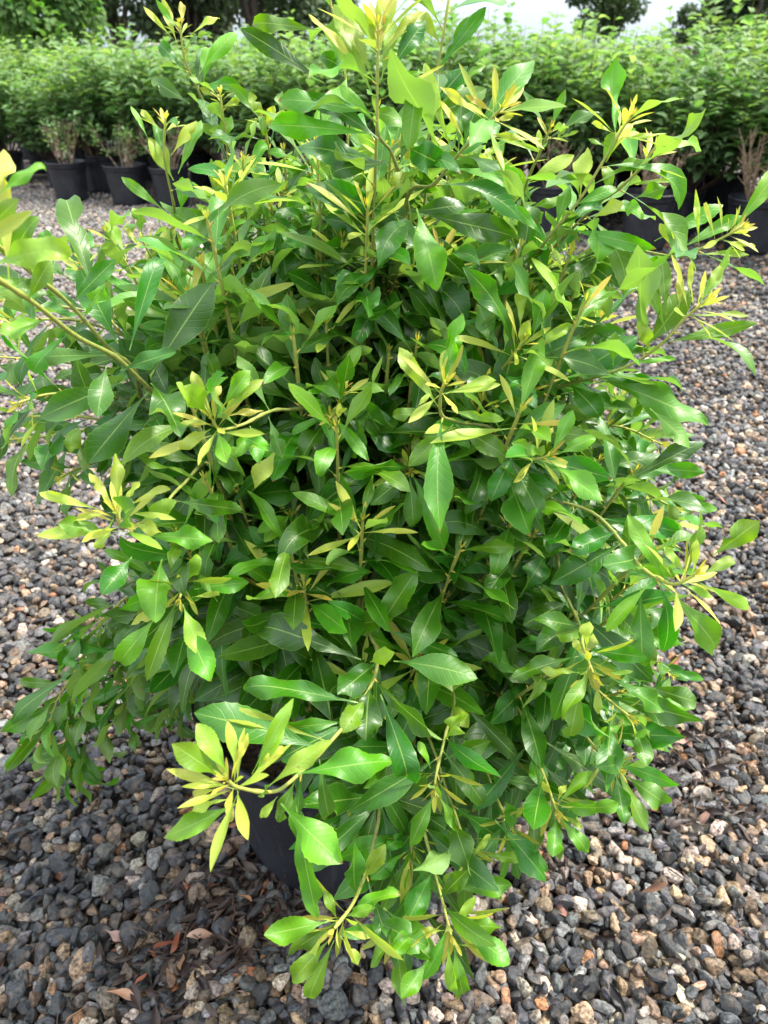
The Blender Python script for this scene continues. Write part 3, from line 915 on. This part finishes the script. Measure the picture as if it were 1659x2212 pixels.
for (path, n, ros, rs, lv, L, age, start, r, dd, droop, spread) in B:
    pts = [P(*q) for q in path]
    # join the hidden end to the heart of the shrub
    C = curve(pts, 80)
    prj = [proj(c) for c in C]
    pl = []
    for s in lv.replace('\n', ';').split(';'):
        s = s.split()
        if len(s) < 6:
            continue
        bx, by, tx, ty, wd, ag = map(float, s)
        k = min(range(len(prj)), key=lambda i: (prj[i][0] - bx) ** 2 + (prj[i][1] - by) ** 2)
        # start the leaf on the stem itself
        pl.append(((bx, by, tx, ty, wd, ag, prj[k][2]), {}))
    p0 = pts[0]
    if p0[2] > .45:
        q = np.array((PX + (p0[0] - PX) * .45, PY + (p0[1] - PY) * .45 + .02, max(.42, p0[2] - .16 - .25 * abs(p0[0] - PX))))
        tail = [q] + pts
        st = 1 - (1 - start) * (len(path) - 1) / len(path)
        nt_, ft_ = int(np.linalg.norm(q - p0) / .016) + 3, 1 / len(path) + .04
    else:
        tail, st, nt_, ft_ = pts, start, 0, 0
    branch_obj([dict(pts=tail, nleaf=n, L=L, start=st, rosette=ros, rsize=rs, a_leaf=age, droop=droop, spread=spread, r0=r * .66, r1=r * .42, ntail=nt_, ftail=ft_, wscale=1.3 if p0[2] < .45 else 1.0)], pl, 24)

# silhouette of the leafy mass, to keep the filling twigs inside the real outline of the shrub
HULL = [(640, 250), (600, 380), (450, 400), (430, 600), (450, 760), (350, 860), (300, 980), (400, 1080), (330, 1250), (330, 1400), (460, 1430), (520, 1540), (700, 1600), (680, 1700),
        (780, 1900), (900, 1990), (1040, 1960), (1130, 1830), (1260, 1690), (1400, 1620), (1460, 1500), (1400, 1350), (1420, 1200), (1490, 1120), (1380, 1000), (1380, 860), (1300, 680),
        (1250, 520), (1120, 380), (960, 300), (800, 200)]
def inside(x, y, poly):
    c = False
    j = len(poly) - 1
    for i in range(len(poly)):
        xi, yi = poly[i]
        xj, yj = poly[j]
        if (yi > y) != (yj > y) and x < (xj - xi) * (y - yi) / (yj - yi) + xi:
            c = not c
        j = i
    return c

fill = []
tries = 0
while len(fill) < 270 and tries < 60000:
    tries += 1
    v = rng.normal(size=3)
    v /= np.linalg.norm(v)
    k = random.uniform(.45, 1.0) ** .6
    c = np.array((.02, 1.10, .88)) + v * k * np.array((.56, .44, .62))
    if c[2] < .34:
        continue
    x, y, d = proj(c)
    if not inside(x, y, HULL) or d < .84 or (x < 800 and y > 1560) or (x < 650 and y > 1370):
        continue
    if any(np.linalg.norm(c - q) < .05 for q in fill):
        continue
    fill.append(c)
# upright shoots that close the crown's upper half
TOPS = [(340, 520), (430, 380), (560, 330), (640, 240), (880, 220), (1000, 320), (1200, 480), (1280, 640), (1150, 780), (450, 780), (360, 680)]
got = 0
while got < 85:
    x, y = random.uniform(330, 1300), random.uniform(220, 790)
    if not inside(x, y, TOPS):
        continue
    c = P(x, y, random.uniform(.92, 1.3))
    if c[2] > 1.5:
        continue
    fill.append(c)
    got += 1
# group the filling twigs by direction into branches that fork
fill.sort(key=lambda c: math.atan2(c[1] - PY, c[0]) + .0)
groups = [fill[i:i + 7] for i in range(0, len(fill), 7)]
for gset in groups:
    sh = []
    for c in gset:
        out = c - np.array((PX, PY, 0))
        r = math.hypot(out[0], out[1])
        b = np.array((PX + out[0] * .22, PY + out[1] * .22, max(.42, .40 + (c[2] - .4) * .35)))
        m = b + (c - b) * .55 + np.array((out[0] * .12, out[1] * .12, -.03 * (1 if c[2] > .6 else -2)))
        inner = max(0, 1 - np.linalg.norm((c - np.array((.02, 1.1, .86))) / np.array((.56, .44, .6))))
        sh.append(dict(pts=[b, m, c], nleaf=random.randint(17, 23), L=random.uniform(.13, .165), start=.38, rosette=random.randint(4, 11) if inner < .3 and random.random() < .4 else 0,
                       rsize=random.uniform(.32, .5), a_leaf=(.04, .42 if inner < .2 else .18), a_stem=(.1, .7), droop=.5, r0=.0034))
    branch_obj(sh, [], 12)

# main stems rising from the soil
tr = Tubes()
for k in range(9):
    a = k * 2.4
    r = random.uniform(.015, .05)
    e = np.array((PX + .16 * math.cos(a), PY + .14 * math.sin(a), random.uniform(.75, 1.0)))
    b = np.array((PX + r * math.cos(a), PY + r * math.sin(a), POT_H * .82))
    tr.tube(curve([b, (b + e) / 2 + np.array((random.uniform(-.03, .03), random.uniform(-.03, .03), -.02)), e], 20), random.uniform(.007, .011), .004, .0, .25, 9)
for k in range(14):
    a = k * 2.4 + 1
    b = np.array((PX, PY, random.uniform(.38, .6)))
    e = np.array((PX + random.uniform(.22, .34) * math.cos(a), PY + random.uniform(.2, .3) * math.sin(a), random.uniform(.5, 1.0)))
    tr.tube(curve([b, (b + e) / 2 + np.array((0, 0, -.03)), e], 16), .006, .003, .05, .35, 8)
tr.build('trunk', M_STEM, shrub, ORI)

# ------------------------------------------------------------------ dry leaves on the gravel
def ray_ground(px, py):
    a, b = P(px, py, 1.0), np.array((0, 0, H))
    d = a - b
    t = -(H - .04) / d[2]
    return b + d * t

lit = Leaves()
tw = Tubes()
def litter(px, py, sx, sy, n, ages=(.03, .42), size=(.03, .075)):
    for _ in range(n):
        p = ray_ground(random.gauss(px, sx), random.gauss(py, sy))
        z = top_at(p[0], p[1])
        a = random.random() * 6.28
        L = random.uniform(*size)
        tilt = random.uniform(-.35, .35)
        lit.add((p[0], p[1], max(.012, z + random.uniform(-.006, .007))), (math.cos(a), math.sin(a), tilt), (random.gauss(0, .4), random.gauss(0, .4), 1), L, L * random.uniform(.2, .32),
                random.uniform(*ages) if random.random() < .93 else random.uniform(.6, 1), bend=random.uniform(-.8, .9), twist=random.gauss(0, 1.1), wave=.3, fold=random.uniform(.1, .8), curl=random.random())
for (x, y, sx, sy, n) in ((520, 1930, 50, 40, 240), (440, 2000, 60, 40, 220), (370, 2090, 60, 45, 80), (300, 2150, 60, 40, 40), (1480, 1620, 70, 30, 60), (1560, 1750, 70, 40, 90),
                          (1420, 1600, 50, 20, 30), (1330, 1480, 300, 300, 60), (1300, 1990, 200, 120, 60), (500, 1750, 120, 80, 40), (400, 1950, 300, 150, 50), (1600, 1400, 60, 250, 50),
                          (700, 1960, 80, 40, 60), (1000, 1750, 150, 100, 50)):
    litter(x, y, sx, sy, n)
for _ in range(70):
    p = ray_ground(*random.choice([(random.gauss(450, 90), random.gauss(2020, 70)), (random.gauss(1500, 90), random.gauss(1680, 70)), (random.uniform(0, 1659), random.uniform(1300, 2200))]))
    z = top_at(p[0], p[1]) + .004
    a = random.random() * 6.28
    l = random.uniform(.03, .12)
    e = np.array((p[0] + l * math.cos(a), p[1] + l * math.sin(a), z + random.uniform(-.005, .012)))
    b = np.array((p[0], p[1], z))
    tw.tube(curve([b, (b + e) / 2 + np.array((random.uniform(-.01, .01), random.uniform(-.01, .01), .006)), e], 8), .0016, .0009, .0, .25, 5)
lo = lit.build('leaf_litter', M_DRY, None, 10)
lo['kind'] = 'stuff'
lo['category'] = 'leaf litter'
lo['label'] = 'dark rotting leaves and bits lying in drifts on the gravel'
to = tw.build('twig_litter', M_STEM, None)
to['kind'] = 'stuff'
to['category'] = 'twigs'
to['label'] = 'thin broken twigs scattered over the gravel'
for (px, py, L, age, lab, ang) in ((1236, 1990, .055, .84, 'curled red-brown dry leaf on the gravel right of the lowest yellow rosette', 2.2),
                                   (450, 1702, .05, .98, 'pale curled dry leaf on the gravel between the pot and the drooping left branch', .8),
                                   (225, 2003, .055, .97, 'pale pinkish dry leaf on the gravel at the lower left', -.5),
                                   (505, 2125, .055, .98, 'light grey dry leaf on the gravel below the leaf drift by the pot', -.2),
                                   (1448, 1608, .06, 1.0, 'light dry leaf on the gravel above the dark drift at the right', .2),
                                   (1338, 1920, .05, .9, 'narrow pinkish dry leaf on the gravel at the lower right', 1.4)):
    p = ray_ground(px, py)
    lv = Leaves()
    lv.add((0, 0, .003), (math.cos(ang), math.sin(ang), .1), (.1, -.2, 1), L, L * .36, age, bend=.8, twist=.6, wave=.6, fold=.4, curl=.7)
    o = lv.build('dry_leaf', M_DRY, None, 14)
    o.location = (p[0], p[1], top_at(p[0], p[1]) + .004)
    o['label'] = lab
    o['category'] = 'dry leaf'
    o['group'] = 'single dry leaves on the gravel'

# ------------------------------------------------------------------ hedge of potted shrubs behind
def ovate(items, seg=5):
    """pointed oval leaves: base, dir, normal, length, width, age -> arrays"""
    A = np.array(items, float)
    n = len(A)
    p, d, nn = A[:, 0:3], A[:, 3:6], A[:, 6:9]
    L, W, age = A[:, 9], A[:, 10], A[:, 11]
    d = d / np.linalg.norm(d, axis=1, keepdims=True)
    nn = nn - (nn * d).sum(1, keepdims=True) * d
    nn /= np.linalg.norm(nn, axis=1, keepdims=True) + 1e-9
    s = np.cross(d, nn)
    V = np.zeros((n, 11, 3))
    prof = [(0, 0, 0), (.25, .40, .10), (.5, .5, .12), (.78, .27, .06), (1, 0, -.16)]
    V[:, 0] = p
    k = 1
    for (t, wv, h) in prof[1:4]:
        sag = -.10 * t * t
        for q in (-1, 0, 1):
            V[:, k] = p + d * (L * t)[:, None] + s * (W * wv * q)[:, None] + nn * ((L * (h * abs(q) + sag)))[:, None]
            k += 1
    V[:, 10] = p + d * L[:, None] + nn * (L * -.18)[:, None]
    q = [(0, 1, 2, 2), (0, 2, 3, 3)]
    F = np.array([(1, 4, 5, 2), (2, 5, 6, 3), (4, 7, 8, 5), (5, 8, 9, 6), (0, 1, 2, 0), (0, 2, 3, 0), (7, 10, 8, 7), (8, 10, 9, 8)])
    T = []
    for f in F[:4]:
        T += [(f[0], f[1], f[2]), (f[0], f[2], f[3])]
    T += [(0, 1, 2), (0, 2, 3), (7, 10, 8), (8, 10, 9)]
    T = np.array(T)
    F = (T[None] + (np.arange(n) * 11)[:, None, None]).reshape(-1, 3)
    uv = np.tile(np.array([(.5, 0), (0, .3), (.5, .3), (1, .3), (0, .5), (.5, .5), (1, .5), (.2, .8), (.5, .8), (.8, .8), (.5, 1)]), (n, 1))
    rnd = np.random.default_rng(3).random(n)
    return V.reshape(-1, 3), F, uv, {'age': np.repeat(age, 11), 'rnd': np.repeat(rnd, 11)}

def make_hedge_shrub(seed, ht=1.55, spread=.55, first=True):
    random.seed(seed)
    t = thing('potted_shrub', 'x', 'shrub')
    ph, pr = .40, .215
    make_pot(t, pr, ph, 40)
    soil_disc(t, pr * .9, ph * .84, seg=20, rings=4)
    st = Tubes()
    it = []
    for k in range(52):
        a = random.random() * 6.28
        rr = spread * math.sqrt(random.random())
        top = ht * (1 - .22 * (rr / spread) ** 2) * random.uniform(.76, 1.0) + (random.random() < .3) * random.uniform(.06, .26)
        b = np.array((.06 * math.cos(a), .06 * math.sin(a), ph * .82))
        e = np.array((rr * math.cos(a), rr * math.sin(a), top))
        m = b + (e - b) * .5 + np.array((rr * .28 * math.cos(a), rr * .28 * math.sin(a), -.04))
        C = curve([b, m, e], 14)
        st.tube(C, .006 if k < 14 else .0035, .0016, .12, .45, 5)
        nn = 13
        for j in range(nn):
            f = .34 + .66 * (j + random.random() * .5) / nn
            x = f * 14
            i = min(13, int(x))
            p = C[i] + (C[i + 1] - C[i]) * (x - i)
            td = unit(C[i + 1] - C[i])
            ang = random.random() * 6.28
            for q in (0, math.pi):
                o_ = np.array((math.cos(ang + q), math.sin(ang + q), 0))
                L = random.uniform(.10, .165) * (1 - .4 * max(0, f - .85) / .15)
                d = unit(o_ + UP * random.uniform(-.35, .55) + td * .25)
                it.append((*(p + o_ * random.uniform(.005, .05)), *d, *unit(UP + td * .3 - o_ * .2 + np.array((random.gauss(0, .25), random.gauss(0, .25), 0))), L, L * random.uniform(.52, .68),
                           min(1, max(0, .22 + .5 * f ** 3 + random.gauss(0, .10)))))
    # side shoots that fill the skirt down to the pot
    for k in range(520):
        a = random.random() * 6.28
        z = random.uniform(.56, .9)
        rr = spread * random.uniform(.4, .98) * (.45 + .9 * (z - .5))
        p = np.array((rr * math.cos(a), rr * math.sin(a), z))
        o_ = np.array((math.cos(a), math.sin(a), 0))
        L = random.uniform(.07, .11)
        it.append((*p, *unit(o_ + UP * random.uniform(-.7, .2) + np.array((random.gauss(0, .4), random.gauss(0, .4), 0))), *unit(UP + o_ * .3), L, L * .6, max(0, .2 + random.gauss(0, .1))))
    st.build('stems', M_STEM, t)
    V, F, uv, at = ovate(it)
    np_mesh('foliage', V, F, M_HEDGE, t, uv, at)
    return t

def copy_tree(o, loc, rz, sc=1.0):
    c = o.copy()
    COL.objects.link(c)
    c.location = loc
    c.rotation_euler = (0, 0, rz)
    c.scale = (sc, sc, sc)
    for ch in list(o.children):
        d = ch.copy()
        COL.objects.link(d)
        d.parent = c
        for g_ in ch.children:
            e = g_.copy()
            COL.objects.link(e)
            e.parent = d
    return c

protos = [make_hedge_shrub(100 + k, ht=1.55 + .06 * k) for k in range(3)]
# the row runs from far left to near right
def row_pt(px, off=0.0):
    """a point on the front row's line for a picture column; off = metres behind it"""
    A_, B_ = ray_ground(40, 410), ray_ground(1640, 535)
    A_, B_ = A_[:2], B_[:2]
    dv = B_ - A_
    # intersect the vertical plane of the picture column with the line, shifted back
    nrm = np.array((-dv[1], dv[0]))
    nrm /= np.linalg.norm(nrm)
    return A_, dv, nrm
A_, dv, nrm = row_pt(0)
Ln = np.linalg.norm(dv)
dr = dv / Ln
used = [False] * 3
ORD = ['first', 'second', 'third', 'fourth', 'fifth', 'sixth', 'seventh', 'eighth', 'ninth', 'tenth', 'eleventh', 'twelfth', 'thirteenth', 'fourteenth', 'fifteenth', 'sixteenth', 'seventeenth', 'eighteenth']
def hedge_at(s, off, sc, label, row):
    sc *= .94 + .13 * max(0, min(1, s / Ln))
    p = A_ + dr * s + nrm * off
    k = random.randrange(3)
    if not used[k]:
        used[k] = True
        o = protos[k]
        o.location = (p[0], p[1], .03)
        o.rotation_euler = (0, 0, random.random() * 6.28)
        o.scale = (sc, sc, sc)
    else:
        o = copy_tree(protos[k], (p[0], p[1], .03), random.random() * 6.28, sc)
    o['label'] = label
    o['group'] = row
random.seed(21)
nfront = 0
s = -1.3
while s < Ln + 1.2:
    n_ = nfront
    hedge_at(s, .30 + random.uniform(-.08, .08), random.uniform(.84, 1.08), 'leafy green potted shrub, %s from the left in the front row of the hedge' % ORD[n_], 'leafy shrubs in the front row behind the big shrub')
    nfront += 1
    s += random.uniform(.70, .88)
k = 0
s = -1.6
while s < Ln + 1.8:
    hedge_at(s, 1.25 + random.uniform(-.08, .08), random.uniform(.92, 1.1), 'leafy green potted shrub, %s from the left in the second row of the hedge' % ORD[k], 'leafy shrubs in the second row of the hedge')
    k += 1
    s += .85
k = 0
s = -2.0
while s < Ln + 2.2:
    hedge_at(s, 2.3 + random.uniform(-.1, .1), random.uniform(1.03, 1.16), 'leafy green potted shrub, %s from the left in the last row of the hedge' % ORD[k], 'leafy shrubs in the last row of the hedge')
    k += 1
    s += 1.05

# pruned shrubs in pots standing in front of the hedge
def pruned(px, py, pr, ph, label, hgt=.32, nst=16, green=.0, lean=0.0, seed=1):
    random.seed(seed)
    p = ray_ground(px, py)
    t = thing('pruned_shrub', label, 'pruned shrub', (p[0], p[1] + pr * .75, .03), random.random(), 'cut-back shrubs in pots in front of the hedge')
    make_pot(t, pr, ph, 40)
    soil_disc(t, pr * .9, ph * .84, seg=20, rings=4)
    st = Tubes()
    it = []
    for k in range(nst):
        a = random.random() * 6.28
        rr = random.uniform(.05, .30)
        b = np.array((.05 * math.cos(a), .05 * math.sin(a), ph * .82))
        e = np.array((rr * math.cos(a) + lean, rr * math.sin(a), ph + 1.3 * hgt * random.uniform(.55, 1)))
        C = curve([b, (b + e) / 2 + np.array((random.uniform(-.02, .02), random.uniform(-.02, .02), 0)), e], 8)
        st.tube(C, random.uniform(.0045, .0085), .003, 0, 1, 6)
        for q in range(3):
            i = random.randint(3, 7)
            e2 = C[i] + unit(np.array((random.gauss(0, 1), random.gauss(0, 1), 1.0))) * random.uniform(.05, .13)
            st.tube([C[i], (C[i] + e2) / 2, e2], .0045, .0025, 0, 1, 5)
            if random.random() < green:
                for _ in range(9):
                    L = random.uniform(.035, .06)
                    it.append((*(e2 + np.array([random.gauss(0, .03) for _ in range(3)])), *unit(np.array([random.gauss(0, 1) for _ in range(3)])), 0, 0, 1.01, L, L * .55, random.uniform(.3, .8)))
    st.build('stems', M_TWIG, t)
    if it:
        V, F, uv, at = ovate(it)
        np_mesh('foliage', V, F, M_HEDGE, t, uv, at)
pruned(147, 437, .215, .40, 'cut-back shrub with orange stubs and few leaves, leftmost front black pot', green=.35, seed=3)
pruned(272, 446, .225, .40, 'cut-back shrub with small green leaves low on its stubs, second front pot from the left', green=.75, seed=4)
pruned(368, 452, .21, .40, 'cut-back shrub in the third front pot from the left, beside the big shrub', green=.3, seed=5)
pruned(208, 418, .18, .36, 'small pale-sided pot with stubs between the two leftmost front pots', nst=6, seed=8)
pruned(700, 475, .2, .38, 'cut-back shrub in a pot hidden behind the middle of the big shrub', green=.2, seed=9)
pruned(1190, 515, .22, .43, 'cut-back bare shrub in a pot just right of the big shrub', seed=6)
pruned(1400, 545, .225, .45, 'cut-back shrub with long leaning bare brown stubs, in a wide grey-black pot', hgt=.34, nst=24, lean=.1, seed=7)
pruned(1628, 553, .225, .43, 'cut-back shrub with many thin bare tan stubs, rightmost front pot', hgt=.40, nst=26, seed=10)

# ------------------------------------------------------------------ trees beyond the hedge
def tree(px, dist, top, radius, bottom, age, leaf, n, label, name='tree', lumps=14, seed=1, flat=1.0):
    rg = np.random.default_rng(seed)
    x = (px - 829.5) / 1671 * (dist * cp + H * sp)
    t = thing(name, label, 'tree', (x, dist, 0), 0, 'trees beyond the hedge')
    zc = (top + bottom) / 2
    hz = (top - bottom) / 2
    cen = rg.normal(size=(lumps, 3))
    cen /= np.linalg.norm(cen, axis=1, keepdims=True)
    cen *= rg.uniform(.25, .95, (lumps, 1))
    sz = rg.uniform(.18, .40, lumps)
    k = rg.integers(0, lumps, n)
    v = rg.normal(size=(n, 3))
    v /= np.linalg.norm(v, axis=1, keepdims=True)
    pos = cen[k] + v * (sz[k] * rg.uniform(.55, 1.05, n) ** .5)[:, None]
    pos = pos * np.array((radius, radius, hz)) + np.array((0, 0, zc))
    d = rg.normal(size=(n, 3)) + v * .5 + np.array((0, 0, -.3))
    nn = v * .6 + np.array((0, 0, .8)) + rg.normal(size=(n, 3)) * .3
    L = leaf * rg.uniform(.6, 1.3, n)
    ag = np.clip(age + rg.normal(size=n) * .08 + rg.uniform(-.1, .1, lumps)[k], 0, 1)
    V, F, uv, at = ovate(np.column_stack((pos, d, nn, L, L * .62, ag)))
    np_mesh('crown', V, F, M_TREE, t, uv, at)
    tb = Tubes()
    tb.tube([(0, 0, 0), (.05, 0, bottom * .6), (0, .05, zc)], radius * .07 + .05, radius * .03 + .02, 0, 0, 9)
    for q in range(7):
        e = cen[q] * np.array((radius, radius, hz)) + np.array((0, 0, zc))
        s0 = np.array((0, .03, bottom + (zc - bottom) * random.random() * .8))
        tb.tube(curve([s0, (s0 + e) / 2 + np.array((0, 0, -.1)), e], 8), radius * .03 + .015, .015, 0, 0, 6)
    tb.build('trunk', M_TRUNK, t)
tree(150, 17, 4.2, 1.35, .5, 1.0, .16, 9000, 'bright green dense tree rising behind the left end of the hedge', seed=1, lumps=18)
tree(-60, 21, 7, 2.4, .4, .45, .22, 7000, 'dark green tree at the far left edge', seed=2)
tree(270, 30, 9, 3.0, .5, .33, .26, 8000, 'dim grey-green tree directly right of the bright green tree', seed=3)
tree(420, 27, 8, 2.5, .5, .2, .24, 8000, 'dark tree behind the thin upright twig at the upper left', seed=4)
tree(560, 29, 9, 2.8, .6, .12, .25, 8000, 'very dark tree behind the upper left twigs, left of the middle one', seed=5)
tree(700, 32, 7.5, 2.6, .6, .15, .25, 8000, 'dark tree beside the open sky, behind the top of the big shrub', seed=6)
tree(20, 40, 12, 4.5, .5, .2, .32, 8000, 'tall dark tree far behind the bright green one', seed=11, lumps=18)
tree(480, 48, 13, 5.5, .5, .1, .35, 9000, 'tall black-green tree far behind the upper left twigs', seed=12, lumps=18)
tree(1312, 62, 7.4, 3.1, 1.2, .42, .34, 4200, 'pale grey-green airy tree above the middle of the right hedge', seed=7, lumps=20)
tree(1492, 58, 4.6, 2.0, 1.0, .35, .26, 3000, 'small loose tree low between the airy tree and the dark one', seed=8)
tree(1610, 50, 8.0, 3.0, .8, .1, .32, 9000, 'dark blue-green tree at the upper right corner', seed=9)
tree(1560, 55, 5.2, 2.4, .8, .2, .32, 6000, 'dark low tree just left of the one in the upper right corner', seed=10)

# pale stacked rubble seen through the gaps above the left hedge
def pale_pile(px, py, dist, wdt, hgt, label, seed):
    rg = np.random.default_rng(seed)
    x = (px - 829.5) / 1671 * (dist * cp + H * sp)
    zt = H - dist * math.tan(PITCH - math.atan((1106 - py) / 1671))
    shp, F = stone_shapes(2, 8, seed)
    Vs, Fs, Cs = [], [], []
    n = 60
    for i in range(n):
        r = rg.uniform(.10, .22)
        hx = rg.uniform(-1, 1)
        hy = rg.uniform(-.6, .6)
        z = rg.uniform(0, 1) * (zt) * (1 - abs(hx) * .6)
        Vs.append(shp[i % 8] * r + np.array((hx * wdt, hy, z)))
        Fs.append(F + i * len(shp[0]))
        Cs.append(np.tile(np.array((.5, .45, .42)) * rg.uniform(.6, 1.4), (len(shp[0]), 1)))
    o = np_mesh('rock_pile', np.concatenate(Vs), np.concatenate(Fs), M_STONE, col=np.clip(np.concatenate(Cs), 0, .8))
    o.location = (x, dist, 0)
    o['label'] = label
    o['category'] = 'rock pile'
    o['group'] = 'pale rock piles beyond the hedge'
pale_pile(355, 88, 15.5, 1.0, 1.4, 'white rocks showing through the hedge behind the upper left twig', 1)
pale_pile(48, 62, 18, .5, 1.6, 'pale pinkish rocks showing at the far left below the trees', 2)
